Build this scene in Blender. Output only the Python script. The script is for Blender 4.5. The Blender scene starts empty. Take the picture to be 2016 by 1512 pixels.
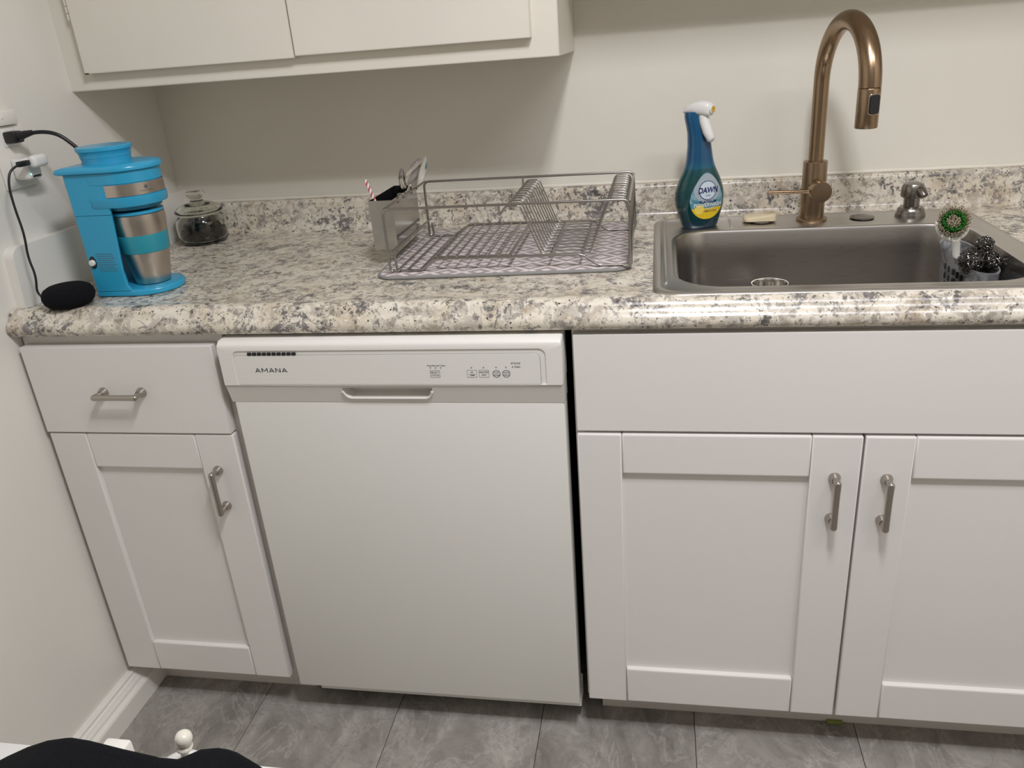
import bpy, bmesh, math, random
from mathutils import Vector, Matrix
random.seed(7)
S = bpy.context.scene
COL = S.collection
PI = math.pi

# ------------------------------------------------------------------ camera
CAM = Vector((1.1786, -1.8609, 1.3234))
_p, _y, _r = math.radians(23.3358), math.radians(-11.2388), math.radians(-4.5594)
_F = Vector((math.sin(_y)*math.cos(_p), math.cos(_y)*math.cos(_p), -math.sin(_p)))
_R0 = Vector((math.cos(_y), -math.sin(_y), 0)); _U0 = _R0.cross(_F)
_R = math.cos(_r)*_R0 + math.sin(_r)*_U0
_U = -math.sin(_r)*_R0 + math.cos(_r)*_U0
cd = bpy.data.cameras.new('camera'); cam = bpy.data.objects.new('camera', cd); COL.objects.link(cam)
cd.sensor_width = 36.0; cd.lens = 1579.09*36/2016; cd.clip_start = 0.02
cam.matrix_world = Matrix(((_R.x, _U.x, -_F.x, CAM.x), (_R.y, _U.y, -_F.y, CAM.y), (_R.z, _U.z, -_F.z, CAM.z), (0, 0, 0, 1)))
S.camera = cam
# ------------------------------------------------------------------ world, light, exposure
w = bpy.data.worlds.new('world'); S.world = w; w.use_nodes = True
w.node_tree.nodes['Background'].inputs[0].default_value = (.8, .85, 1, 1)
w.node_tree.nodes['Background'].inputs[1].default_value = 0.05
def area(name, loc, sx, sy, power, col, rot=(0, 0, 0)):
    l = bpy.data.lights.new(name, 'AREA'); l.shape = 'RECTANGLE'; l.size = sx; l.size_y = sy; l.energy = power; l.color = col
    o = bpy.data.objects.new(name, l); COL.objects.link(o); o.location = loc; o.rotation_euler = rot
    return o
area('ceiling_lamp', (1.33, -1.47, 2.40), 0.17, 0.44, 23, (1, 1.0, 1.05))
area('strip_lamp', (1.95, -1.62, 2.42), 1.0, 0.05, 13, (1, 1.0, 1.05))
S.view_settings.view_transform = 'Standard'; S.view_settings.look = 'None'
S.view_settings.gamma = 1.0; S.view_settings.use_curve_mapping = False
S.view_settings.exposure = 0.0

# ------------------------------------------------------------------ materials
def mat(name, col, rough=.5, metal=0.0, spec=.5, **kw):
    m = bpy.data.materials.new(name); m.use_nodes = True
    b = m.node_tree.nodes['Principled BSDF']
    b.inputs['Base Color'].default_value = (*col, 1); b.inputs['Roughness'].default_value = rough
    b.inputs['Metallic'].default_value = metal; b.inputs['Specular IOR Level'].default_value = spec
    for k, v in kw.items(): b.inputs[k.replace('_', ' ')].default_value = v
    return m
class NT:
    def __init__(s, m):
        s.t = m.node_tree; s.b = s.t.nodes['Principled BSDF']
    def n(s, typ, **kw):
        nd = s.t.nodes.new(typ)
        for k, v in kw.items(): setattr(nd, k, v)
        return nd
    def l(s, a, b): s.t.links.new(a, b)
    def pos(s): return s.n('ShaderNodeNewGeometry').outputs['Position']
    def mapped(s, scale=(1, 1, 1), src=None, rot=(0, 0, 0)):
        mp = s.n('ShaderNodeMapping'); mp.inputs['Scale'].default_value = scale; mp.inputs['Rotation'].default_value = rot
        s.l(src or s.pos(), mp.inputs[0]); return mp.outputs[0]
    def noise(s, scale, detail=2, rough=.5, vec=None, dist=0.0):
        nd = s.n('ShaderNodeTexNoise'); nd.inputs['Scale'].default_value = scale; nd.inputs['Detail'].default_value = detail
        nd.inputs['Roughness'].default_value = rough; nd.inputs['Distortion'].default_value = dist
        s.l(vec or s.pos(), nd.inputs['Vector']); return nd.outputs['Fac']
    def ramp(s, fac, stops, interp='LINEAR'):
        r = s.n('ShaderNodeValToRGB'); r.color_ramp.interpolation = interp
        e = r.color_ramp.elements
        while len(e) < len(stops): e.new(.5)
        for i, (p, c) in enumerate(stops):
            e[i].position = p; e[i].color = (*c, 1) if len(c) == 3 else c
        s.l(fac, r.inputs[0]); return r.outputs[0]
    def val(s, fac, a, b): return s.ramp(fac, [(a, (0, 0, 0)), (b, (1, 1, 1))])
    def mix(s, f, a, b):
        m = s.n('ShaderNodeMix', data_type='RGBA')
        for sock, v in ((m.inputs['Factor'], f), (m.inputs['A'], a), (m.inputs['B'], b)):
            if isinstance(v, (int, float)): sock.default_value = v
            elif isinstance(v, tuple): sock.default_value = (*v, 1)
            else: s.l(v, sock)
        # colour sockets live further down the list
        for i, v in ((6, a), (7, b)):
            if isinstance(v, tuple): m.inputs[i].default_value = (*v, 1)
            else: s.l(v, m.inputs[i])
        return m.outputs[2]
    def math(s, op, a, b=0.0, c=None):
        nd = s.n('ShaderNodeMath', operation=op)
        for i, v in enumerate((a, b) if c is None else (a, b, c)):
            if isinstance(v, (int, float)): nd.inputs[i].default_value = v
            else: s.l(v, nd.inputs[i])
        return nd.outputs[0]
    def color(s, c): s.l(c, s.b.inputs['Base Color'])
    def bump(s, h, strength=.2, dist=.001):
        bp = s.n('ShaderNodeBump'); bp.inputs['Strength'].default_value = strength; bp.inputs['Distance'].default_value = dist
        s.l(h, bp.inputs['Height']); s.l(bp.outputs[0], s.b.inputs['Normal'])

def paint(name, col, rough=.45, var=.04, bump=.15, scale=60, stains=None):
    m = mat(name, col, rough); t = NT(m)
    c2 = tuple(max(0, x*(1-var*2)) for x in col)
    c = t.mix(t.val(t.noise(3.0, 3), .35, .7), col, c2)
    if stains: c = t.mix(t.val(t.noise(stains[0], 4, .6), stains[1], stains[1]+.03), c, stains[2])
    t.color(c)
    t.bump(t.noise(scale, 3), bump, .001)
    return m
M = {}
M['wall'] = paint('wall_paint', (.80, .765, .675), .42, .02, .25, 45)
M['wall_left'] = paint('left_wall_paint', (.80, .775, .71), .4, .02, .25, 35)
M['ceiling'] = paint('ceiling_paint', (.80, .78, .73), .8)
M['far_wall'] = paint('far_wall_paint', (.33, .31, .28), .7)
M['upper'] = paint('old_cabinet_paint', (.80, .755, .665), .38, .03, .3, 30, (9, .735, (.62, .53, .38)))
M['cabinet'] = paint('white_cabinet_paint', (.80, .77, .735), .38, .01, .04, 90)
M['cab_body'] = paint('cabinet_box_paint', (.76, .735, .69), .45, .02, .05)
M['toe'] = paint('toe_kick_paint', (.76, .72, .67), .55, .04, .1)
M['trim'] = paint('trim_paint', (.84, .81, .75), .3, .02, .15, 40)
M['caulk'] = paint('caulk', (.82, .77, .67), .4, .05, .6, 80)
M['appliance'] = paint('white_enamel', (.78, .765, .715), .3, .008, .03, 250)
M['appliance_plastic'] = paint('white_plastic', (.80, .78, .73), .33, .005, .02, 250)
M['ink'] = mat('grey_ink', (.10, .10, .11), .5)
M['ink_light'] = mat('light_grey_ink', (.22, .22, .22), .5)
M['black'] = mat('black_plastic', (.010, .010, .012), .35)
M['dark_gap'] = mat('dark_gap', (.012, .012, .013), .8)
M['dark_side'] = mat('dishwasher_side', (.05, .055, .062), .7)
M['chrome'] = mat('polished_chrome', (.62, .60, .57), .12, 1.0)
M['nickel'] = mat('brushed_nickel', (.43, .395, .355), .28, 1.0)
M['dark_nickel'] = mat('dark_nickel', (.27, .25, .23), .26, 1.0)
M['wire'] = mat('satin_wire', (.38, .36, .34), .25, 1.0)
M['white_plastic'] = mat('glossy_white_plastic', (.80, .79, .76), .25)
M['blue'] = mat('turquoise_plastic', (.030, .345, .575), .24)
M['blue_dark'] = mat('turquoise_dark', (.015, .2, .34), .4)
M['teal'] = mat('teal_grip', (.02, .27, .35), .35)
M['fabric_black'] = mat('black_cloth', (.006, .006, .008), .95, spec=.15)
M['green_led'] = mat('green_led', (.1, .8, .35), .4, Emission_Color=(.2, 1, .5, 1), Emission_Strength=2.0)
M['navy'] = mat('navy_ink', (.012, .015, .12), .4)
M['white_ink'] = mat('white_ink', (.80, .82, .80), .4)
M['yellow'] = mat('yellow_label', (.80, .55, .02), .4)
M['lemon'] = mat('lemon_print', (.88, .68, .12), .4)
M['gold'] = mat('gold_nozzle', (.75, .48, .08), .35, .3)
M['green'] = mat('green_bristle', (.03, .28, .015), .6)
M['bristle'] = mat('cream_bristle', (.50, .43, .31), .7)
M['cream'] = mat('cream_soap', (.70, .60, .40), .45)
M['red'] = mat('red_stripe', (.55, .01, .03), .35)
M['shim'] = mat('green_shim', (.22, .27, .06), .7)
M['brown_chip'] = mat('bare_wood_chip', (.16, .09, .04), .8)

def brushed(name, col, rough, axis_scale):
    m = mat(name, col, rough, 1.0); t = NT(m)
    v = t.mapped(axis_scale)
    n = t.noise(1.0, 4, .6, v)
    t.l(t.math('MULTIPLY_ADD', n, .12, rough-.05), t.b.inputs['Roughness'])
    t.bump(n, .02, .0002)
    return m
M['sink'] = brushed('sink_steel_shaded', (.43, .405, .38), .28, (8, 700, 700))  # bowl steel, its shade put into a darker colour
M['deck'] = brushed('sink_steel_lit', (.56, .535, .505), .35, (8, 700, 700))  # same steel for the deck, lighter and rougher to look lit
M['steel_v'] = mat('brushed_steel', (.54, .485, .43), .30, 1.0)
M['bronze'] = brushed('brushed_bronze', (.335, .235, .150), .25, (700, 700, 25))
M['bronze_soft'] = brushed('brushed_bronze_body', (.36, .262, .175), .28, (700, 700, 25))
M['box_steel'] = mat('holder_steel', (.46, .445, .42), .16, 1.0)

def granite():
    m = mat('granite_laminate', (.6, .5, .4), .22); t = NT(m)
    P = t.pos()
    c = t.ramp(t.noise(13, 5, .62, P, .5), [(.30, (.54, .455, .335)), (.44, (.70, .63, .515)), (.58, (.755, .70, .60)), (.72, (.50, .40, .28))])
    g0 = t.val(t.noise(26, 6, .70, P, .7), .50, .565)
    c = t.mix(t.math('MULTIPLY', g0, .55), c, (.34, .30, .255))
    g2 = t.val(t.noise(58, 6, .72, P, .4), .535, .585)
    c = t.mix(t.math('MULTIPLY', g2, .66), c, (.20, .175, .155))
    g4 = t.val(t.noise(12.5, 6, .76, t.mapped((1, 1, 1), P, (.4, .9, .2)), .9), .545, .58)
    g5 = t.val(t.noise(62, 4, .7, P), .45, .52)
    c = t.mix(t.math('MULTIPLY', t.math('MULTIPLY', g4, g5), .85), c, (.115, .112, .118))
    g6 = t.math('MULTIPLY', t.val(t.noise(70, 3, .6, t.mapped((1, 1, 1), P, (.9, .1, .7))), .585, .615), t.val(t.noise(11, 4, .6, t.mapped((1, 1, 1), P, (.1, 1.3, .5))), .45, .55))
    c = t.mix(t.math('MULTIPLY', g6, .8), c, (.075, .07, .072))
    g7 = t.val(t.noise(70, 4, .65, t.mapped((1, 1, 1), P, (.2, .6, 1.1))), .60, .66)
    c = t.mix(t.math('MULTIPLY', g7, .8), c, (.76, .72, .65))
    g3 = t.val(t.noise(150, 3, .6, P), .635, .67)
    c = t.mix(g3, c, (.06, .052, .052))
    t.color(c)
    t.bump(t.noise(6, 2), .05, .002)
    return m
M['granite'] = granite()

def vinyl():
    m = mat('vinyl_tile', (.3, .28, .26), .32); t = NT(m)
    oi = t.n('ShaderNodeObjectInfo')
    va = t.n('ShaderNodeVectorMath', operation='SCALE'); va.inputs['Scale'].default_value = 1.0
    cmb = t.n('ShaderNodeCombineXYZ'); t.l(t.math('MULTIPLY', oi.outputs['Random'], 13), cmb.inputs[0]); t.l(t.math('MULTIPLY', oi.outputs['Random'], 7), cmb.inputs[1])
    ad = t.n('ShaderNodeVectorMath', operation='ADD'); t.l(t.pos(), ad.inputs[0]); t.l(cmb.outputs[0], ad.inputs[1])
    v = ad.outputs[0]
    v2 = t.mapped((1, .55, 1), v, (0, 0, .6))
    c = t.ramp(t.noise(9, 7, .66, v2, 1.2), [(.26, (.17, .155, .138)), (.44, (.265, .246, .220)), (.58, (.345, .325, .292)), (.74, (.50, .475, .435))])
    f = t.math('ABSOLUTE', t.math('SUBTRACT', t.noise(7, 5, .6, v2, 1.5), .5))
    vein = t.ramp(f, [(.0, (1, 1, 1)), (.022, (0, 0, 0))])
    c = t.mix(t.math('MULTIPLY', vein, .32), c, (.55, .52, .48))
    f2 = t.math('ABSOLUTE', t.math('SUBTRACT', t.noise(12, 6, .7, v, .8), .47))
    c = t.mix(t.math('MULTIPLY', t.ramp(f2, [(.0, (1, 1, 1)), (.02, (0, 0, 0))]), .35), c, (.14, .125, .115))
    t.color(c); t.bump(t.noise(40, 4), .08, .001)
    return m
M['tile'] = vinyl()
M['grout'] = mat('tile_joint', (.06, .052, .047), .8)

def mat_cloth():
    m = mat('mat_cloth', (.6, .55, .52), .95, spec=.1); t = NT(m)
    tc = t.n('ShaderNodeTexCoord').outputs['Object']
    sp = t.n('ShaderNodeSeparateXYZ'); t.l(tc, sp.inputs[0])
    # concentric diamonds, in cells
    def fold(x, s):
        a = t.math('FRACT', t.math('MULTIPLY', x, s)); return t.math('ABSOLUTE', t.math('SUBTRACT', a, .5))
    d = t.math('ADD', fold(sp.outputs[0], 16.0), fold(sp.outputs[1], 19.0))
    r = t.math('FRACT', t.math('ADD', t.math('MULTIPLY', d, 2.5), t.math('MULTIPLY', t.noise(300, 2, .5, tc), .16)))
    k = t.ramp(r, [(.46, (1, 1, 1)), (.54, (0, 0, 0))])
    t.color(t.mix(k, (.40, .335, .325), (.72, .665, .655)))
    t.bump(t.noise(700, 2, .6, tc), .7, .0015)
    return m
M['mat'] = mat_cloth()
M['piping'] = mat('grey_piping', (.28, .275, .265), .95, spec=.1)
NT(M['piping']).bump(NT(M['piping']).noise(900, 2), .6, .001)
NT(M['fabric_black']).bump(NT(M['fabric_black']).noise(420, 3, .7), 1.0, .0015)

def bottle_mat():
    m = mat('bottle_plastic', (.01, .08, .10), .15, Coat_Weight=.4, Coat_Roughness=.1); t = NT(m)
    sp = t.n('ShaderNodeSeparateXYZ'); t.l(t.n('ShaderNodeTexCoord').outputs['Object'], sp.inputs[0])
    z = sp.outputs[2]
    c = t.ramp(t.math('MULTIPLY', z, 4.0), [(0.0, (.002, .025, .055)), (.10, (.002, .038, .045)), (.40, (.002, .050, .052)), (.475, (.002, .060, .072)), (.50, (.004, .095, .165)), (.56, (.003, .070, .165)), (.9, (.004, .085, .195))])
    t.color(c)
    return m
M['bottle'] = bottle_mat()
def label_mat():
    m = mat('bottle_label', (.4, .6, .65), .35); t = NT(m)
    n = t.noise(45, 3, .6, None, 1.0)
    t.color(t.ramp(n, [(.35, (.045, .21, .26)), (.5, (.15, .33, .40)), (.68, (.40, .50, .56))]))
    return m
M['label'] = label_mat()
M['label_top'] = mat('label_silver', (.36, .42, .47), .35)

def glass(name, col=(1, 1, 1), rough=.02):
    m = bpy.data.materials.new(name); m.use_nodes = True; t = m.node_tree
    t.nodes.remove(t.nodes['Principled BSDF'])
    g = t.nodes.new('ShaderNodeBsdfGlass'); g.inputs['Color'].default_value = (*col, 1); g.inputs['IOR'].default_value = 1.45; g.inputs['Roughness'].default_value = rough
    t.links.new(g.outputs[0], t.nodes['Material Output'].inputs['Surface'])
    return m
M['glass'] = glass('clear_glass', (.96, .97, .95))
M['coffee'] = mat('ground_coffee', (.022, .012, .008), .9); NT(M['coffee']).bump(NT(M['coffee']).noise(500, 4, .7), 1.0, .003)
M['wool'] = mat('steel_wool', (.17, .165, .16), .22, 1.0)
def marbled():
    m = mat('grey_marbled_plastic', (.3, .32, .35), .3); t = NT(m)
    f = t.math('ABSOLUTE', t.math('SUBTRACT', t.noise(14, 4, .6, None, 2.0), .5))
    t.color(t.mix(t.ramp(f, [(0, (1, 1, 1)), (.08, (0, 0, 0))]), (.36, .365, .38), (.17, .175, .185)))
    return m
M['caddy'] = marbled()

# ------------------------------------------------------------------ mesh helpers
class MB:
    """Collects shapes (world coordinates) in one bmesh; build() links them as ONE mesh object."""
    def __init__(s): s.bm = bmesh.new(); s.mi = 0
    def _tag(s, faces):
        for f in faces: f.material_index = s.mi
    def box(s, x0, x1, y0, y1, z0, z1, bev=0.0, seg=2, mtx=None):
        vs = [s.bm.verts.new((x, y, z)) for x in (x0, x1) for y in (y0, y1) for z in (z0, z1)]
        q = [(0, 1, 3, 2), (4, 6, 7, 5), (0, 4, 5, 1), (2, 3, 7, 6), (0, 2, 6, 4), (1, 5, 7, 3)]
        fs = [s.bm.faces.new([vs[i] for i in f]) for f in q]; s._tag(fs)
        if bev:
            es = list({e for f in fs for e in f.edges})
            r = bmesh.ops.bevel(s.bm, geom=es, offset=bev, segments=seg, profile=.5, affect='EDGES')
            s._tag(r['faces']); vs = list({v for f in r['faces'] for v in f.verts} | {v for v in vs if v.is_valid})
        if mtx: bmesh.ops.transform(s.bm, matrix=mtx, verts=vs)
        return s
    def loft(s, rings, cap0=True, cap1=True, closed=True):
        R = [[s.bm.verts.new(p) for p in r] for r in rings]; n = len(R[0])
        for a, b in zip(R, R[1:]):
            for i in range(n if closed else n-1):
                j = (i+1) % n
                try: s._tag([s.bm.faces.new((a[i], a[j], b[j], b[i]))])
                except ValueError: pass
        if cap0: s._tag([s.bm.faces.new(R[0][::-1])])
        if cap1: s._tag([s.bm.faces.new(R[-1])])
        return s
    def lathe(s, prof, c, axis=(0, 0, 1), n=32, cap0=True, cap1=True):
        a = Vector(axis).normalized(); u = a.orthogonal().normalized(); v = a.cross(u); c = Vector(c)
        rings = [[c + a*h + (u*math.cos(2*PI*i/n) + v*math.sin(2*PI*i/n))*max(r, 1e-5) for i in range(n)] for r, h in prof]
        return s.loft(rings, cap0, cap1)
    def tube(s, pts, r, n=8, cap=True, flat=None):
        pts = [Vector(p) for p in pts]; rs = r if isinstance(r, (list, tuple)) else [r]*len(pts)
        tang = []
        for i in range(len(pts)):
            a = pts[i]-pts[i-1] if i else pts[1]-pts[0]; b = pts[i+1]-pts[i] if i < len(pts)-1 else a
            t = (a.normalized()+b.normalized()); tang.append(t.normalized() if t.length > 1e-6 else b.normalized())
        u = tang[0].orthogonal().normalized(); rings = []
        for p, t, rr in zip(pts, tang, rs):
            u = (u - t*u.dot(t)).normalized(); v = t.cross(u)
            rings.append([p + (u*math.cos(2*PI*i/n) + v*math.sin(2*PI*i/n))*rr for i in range(n)])
        return s.loft(rings, cap, cap)
    def extrude(s, poly, axis, a, b):
        """poly of 2D points; axis x: (y,z), y: (x,z), z: (x,y)"""
        def P(p, t): return {'x': (t, p[0], p[1]), 'y': (p[0], t, p[1]), 'z': (p[0], p[1], t)}[axis]
        return s.loft([[P(p, a) for p in poly], [P(p, b) for p in poly]])
    def sphere(s, c, rx, ry=None, rz=None, n=20, m=12):
        ry = ry or rx; rz = rz or rx; c = Vector(c)
        rings = []
        for k in range(m+1):
            t = -PI/2 + PI*k/m; rr = max(math.cos(t), 1e-3)
            rings.append([c+Vector((rx*rr*math.cos(2*PI*i/n), ry*rr*math.sin(2*PI*i/n), rz*math.sin(t))) for i in range(n)])
        return s.loft(rings)
    def poly(s, pts):
        s._tag([s.bm.faces.new([s.bm.verts.new(p) for p in pts])]); return s
    def text(s, body, height, mtx, align='LEFT', space=1.0, sx=1.0, bold=0.0, fmap=None):
        cu = bpy.data.curves.new('t', 'FONT'); cu.body = body; cu.size = 1.0; cu.align_x = align; cu.space_character = space; cu.offset = bold
        o = bpy.data.objects.new('t', cu); COL.objects.link(o)
        dg = bpy.context.evaluated_depsgraph_get(); me = bpy.data.meshes.new_from_object(o.evaluated_get(dg))
        k = height/.72
        vs = []
        for v in me.vertices:
            p = Vector((v.co.x*k*sx, v.co.y*k, 0))
            vs.append(s.bm.verts.new(fmap(p.x, p.y) if fmap else mtx @ p))
        for f in me.polygons:
            try: s._tag([s.bm.faces.new([vs[i] for i in f.vertices])])
            except ValueError: pass
        bpy.data.objects.remove(o); bpy.data.curves.remove(cu); bpy.data.meshes.remove(me)
        return s
    def build(s, name, material, parent=None, smooth=30, recalc=True, flat=False):
        if recalc: bmesh.ops.recalc_face_normals(s.bm, faces=s.bm.faces)
        org = Vector((0, 0, 0))
        top = parent
        while top is not None and top.parent is not None: top = top.parent
        if top is not None: org = ORG[top.name]
        elif len(s.bm.verts):
            xs = [v.co for v in s.bm.verts]
            org = Vector(((min(v.x for v in xs)+max(v.x for v in xs))/2, (min(v.y for v in xs)+max(v.y for v in xs))/2, min(v.z for v in xs)))
        bmesh.ops.translate(s.bm, vec=-org, verts=s.bm.verts)
        me = bpy.data.meshes.new(name); s.bm.to_mesh(me); s.bm.free()
        for mm in (material if isinstance(material, (list, tuple)) else [material]): me.materials.append(mm)
        if not flat:
            me.shade_smooth()
            try: me.set_sharp_from_angle(angle=math.radians(smooth))
            except Exception: pass
        o = bpy.data.objects.new(name, me); COL.objects.link(o)
        if parent is not None: o.parent = parent
        else: o.location = org; ORG[o.name] = org.copy()
        return o
ORG = {}
def tag(o, label, cat, group=None):
    o['label'] = label; o['category'] = cat
    if group: o['group'] = group
    return o
def thing(name, label, cat, loc, group=None):
    o = bpy.data.objects.new(name, None); COL.objects.link(o); o.location = loc; o.empty_display_size = .05
    ORG[o.name] = Vector(loc)
    return tag(o, label, cat, group)
def struct(o): o['kind'] = 'structure'; return o

def fillet(pts, r, n=5):
    """polyline with rounded corners"""
    pts = [Vector(p) for p in pts]; out = [pts[0]]
    for a, b, c in zip(pts, pts[1:], pts[2:]):
        d1 = (a-b); d2 = (c-b); k = min(r, d1.length*.49, d2.length*.49)
        p, q = b+d1.normalized()*k, b+d2.normalized()*k
        for i in range(n+1):
            t = i/n; out.append(p*(1-t)**2 + b*2*t*(1-t) + q*t*t)
    return out + [pts[-1]]
def rrect(x0, x1, y0, y1, r, n=6):
    out = []
    for cx, cy, a in ((x1-r, y1-r, 0), (x0+r, y1-r, 90), (x0+r, y0+r, 180), (x1-r, y0+r, 270)):
        for i in range(n+1):
            t = math.radians(a+90*i/n); out.append((cx+r*math.cos(t), cy+r*math.sin(t)))
    return out

Z = .9248            # countertop surface
YD = -.6409          # base cabinet door faces
# ------------------------------------------------------------------ setting
RX, RY, RZ = 2.75, -2.75, 2.46
struct(MB().box(-.1, 0, RY-.1, .1, 0, RZ).build('wall_left', M['wall_left']))
struct(MB().box(0, RX, 0, .1, 0, RZ).build('wall_back', M['wall']))
struct(MB().box(RX, RX+.1, RY-.1, .1, 0, RZ).build('wall_right', M['wall']))
struct(MB().box(0, RX, RY-.1, RY, 0, RZ).build('wall_front', M['far_wall']))
struct(MB().box(-.1, RX+.1, RY-.1, .1, RZ, RZ+.1).build('ceiling', M['ceiling']))
fl = struct(MB().box(-.1, RX+.1, RY-.1, .1, -.06, -.004).build('floor', M['grout']))
tw, tl = .3155, .66
tme = None
for i in range(-1, 9):
    for j in range(5):
        x = -.01+.3155*i+.0; y = -.47-.66*j
        x0, x1 = max(x, 0), min(x+tw, RX); y0, y1 = max(y-tl, RY), min(y, 0)
        if j == 0: pass
        if x1-x0 < .02: continue
        MB().box(x0+.0007, x1-.0007, y0+.0007, y1-.0007, -.004, 0, .0004, 1).build('tile', M['tile'], fl, flat=True)
for i in range(0, 9):
    x = -.01+.3155*i; x0, x1 = max(x, 0), min(x+tw, RX)
    MB().box(x0+.0007, x1-.0007, -.469, 0, -.004, 0, .0004, 1).build('tile', M['tile'], fl, flat=True)
# baseboard on the left wall
bp = [(0, .077), (.009, .077), (.012, .074), (.0125, .068), (.017, .066), (.020, .060), (.0225, .058), (.024, .052), (.0325, .048), (.0345, .044), (.0345, 0), (0, 0)]
struct(MB().extrude(bp, 'y', RY, -.562).build('baseboard_left', M['trim'], smooth=25))
# painted side splash and the caulk line over the backsplash
sp = []
for i in range(9):
    t = math.radians(90+90*i/8); sp.append((-.598+.022+.022*math.cos(t), 1.036-.022+.022*math.sin(t)))
sp = [(0, 1.036)] + sp + [(-.606, Z), (0, Z)]
m = MB().extrude(sp, 'x', 0, .020)
struct(m.build('trim_1', M['trim'], smooth=40))
pts = [(.021+.0465*i, -.0045-.0015*random.random(), 1.0025+.0015*random.random()) for i in range(44)]
struct(MB().tube(pts, .0045, 6).build('trim_2', M['caulk'], smooth=80))
# bulkhead over the sink: its lower edge shades the top of the wall
struct(MB().box(1.012, RX, -.30, 0, 1.518, RZ).build('trim_3', M['upper']))

# ------------------------------------------------------------------ counter
CL, CR = .0012, 2.05
SX0, SX1, SY0, SY1 = 1.1703, 1.808, -.6151, -.0576      # sink outline
HX0, HX1, HY0, HY1 = SX0+.022, SX1-.022, SY0+.022, SY1-.03  # hole
ctop = thing('countertop', 'granite-patterned laminate countertop with rolled front edge and low backsplash', 'countertop', (1.0, -.33, .8797))
front = [(-.578, Z), (-.591, Z+.0008), (-.603, Z+.0030), (-.613, Z+.0036), (-.622, Z+.0024), (-.6285, Z-.002), (-.632, Z-.0075), (-.6345, Z-.0125),
         (-.6392, Z-.0165), (-.6442, Z-.0215), (-.6468, Z-.0270), (-.6468, Z-.0330), (-.6445, Z-.0385), (-.6400, Z-.0425), (-.632, Z-.0430)]
back = []
for i in range(7):
    t = math.radians(270+90*i/6); back.append((-.041+.020*math.cos(t), Z+.020+.020*math.sin(t)))
back += [(-.0205, .990)] + [(-.0205+.009-.009*math.cos(math.radians(90*i/4)), .991+.009*math.sin(math.radians(90*i/4))) for i in range(5)] + [(-.001, 1.0005), (-.001, .8818)]
m = MB()
full = front[::-1]+back
m.extrude(full, 'x', CL, HX0); m.extrude(full, 'x', HX1, CR)
m.extrude(front[::-1]+[(HY0, Z), (HY0, .8818)], 'x', HX0, HX1)
m.extrude([(HY1, Z)]+back+[(HY1, .8818)], 'x', HX0, HX1)
m.build('slab', M['granite'], ctop, smooth=35)

# ------------------------------------------------------------------ pulls (bow handle) used on cabinet fronts
def pull(parent, x, z, vert=False, half=.0392, out=.0265, splay=.0025):
    m = MB()
    A = (lambda u: (x, u)) if vert else (lambda u: (u, z))
    for s in (-1, 1):
        bx, bz = (x, z+s*half) if vert else (x+s*half, z)
        ex, ez = (x, z+s*(half+splay)) if vert else (x+s*(half+splay), z)
        b = Vector((bx, YD, bz)); e = Vector((ex, YD-out, ez))
        m.lathe([(.0098, 0), (.0098, .002), (.0085, .006), (.0062, .012)], b, (0, -1, 0), 18)
        m.tube([b+Vector((0, -.008, 0)), b*.5+e*.5, e], [.0062, .0052, .0058], 12)
        m.sphere(e, .0058, n=12, m=8)
    a = Vector((x, YD-out, z-half-splay)) if vert else Vector((x-half-splay, YD-out, z))
    c = Vector((x, YD-out, z+half+splay)) if vert else Vector((x+half+splay, YD-out, z))
    pts = [a.lerp(c, i/8) for i in range(9)]
    m.tube(pts, [.0058, .0056, .0054, .0053, .0053, .0053, .0054, .0056, .0058], 12)
    return m.build('handle', M['nickel'], parent, smooth=50)

def shaker(parent, x0, x1, z0, z1, stile, rail_t, rail_b, hx=None, hz=None, stile_r=None):
    y0, y1 = YD, YD+.019
    stile_r = stile_r or stile
    d = MB().box(x0+.004, x1-.004, y0+.0100, y1, z0+.004, z1-.004).build('door', M['cabinet'], parent, flat=True)
    for a, b in ((x0, x0+stile), (x1-stile_r, x1)):
        MB().box(a, b, y0, y1-.001, z0, z1, .0026, 2).build('stile', M['cabinet'], d, smooth=20)
    for a, b in ((z0, z0+rail_b), (z1-rail_t, z1)):
        MB().box(x0+stile+.0003, x1-stile_r-.0003, y0+.0003, y1-.001, a, b, .0032, 2).build('rail', M['cabinet'], d, smooth=20)
    if hx: pull(d, hx, hz, True)
    return d

# ------------------------------------------------------------------ left base cabinet
bc = thing('base_cabinet', 'narrow white base cabinet with one drawer over a door, against left wall', 'cabinet', (.2, -.33, 0))
m = MB().box(.004, .412, YD+.021, -.002, .097, .8797, .0008, 1)
m.build('cabinet_box', M['cab_body'], bc, flat=True)
MB().box(.0347, .412, -.562, -.545, 0, .0965).build('toe_kick', M['toe'], bc, flat=True)
dr = MB().box(.0116, .3994, YD-.002, YD+.0195, .6865, .8621, .0016, 2).build('drawer', M['cabinet'], bc, smooth=20)
YDs = YD; YD = YD-.002
pull(dr, .2003, .772, False); YD = YDs
shaker(bc, .0135, .4010, .0974, .6835, .079, .0745, .0755, .3538, .569)

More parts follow.
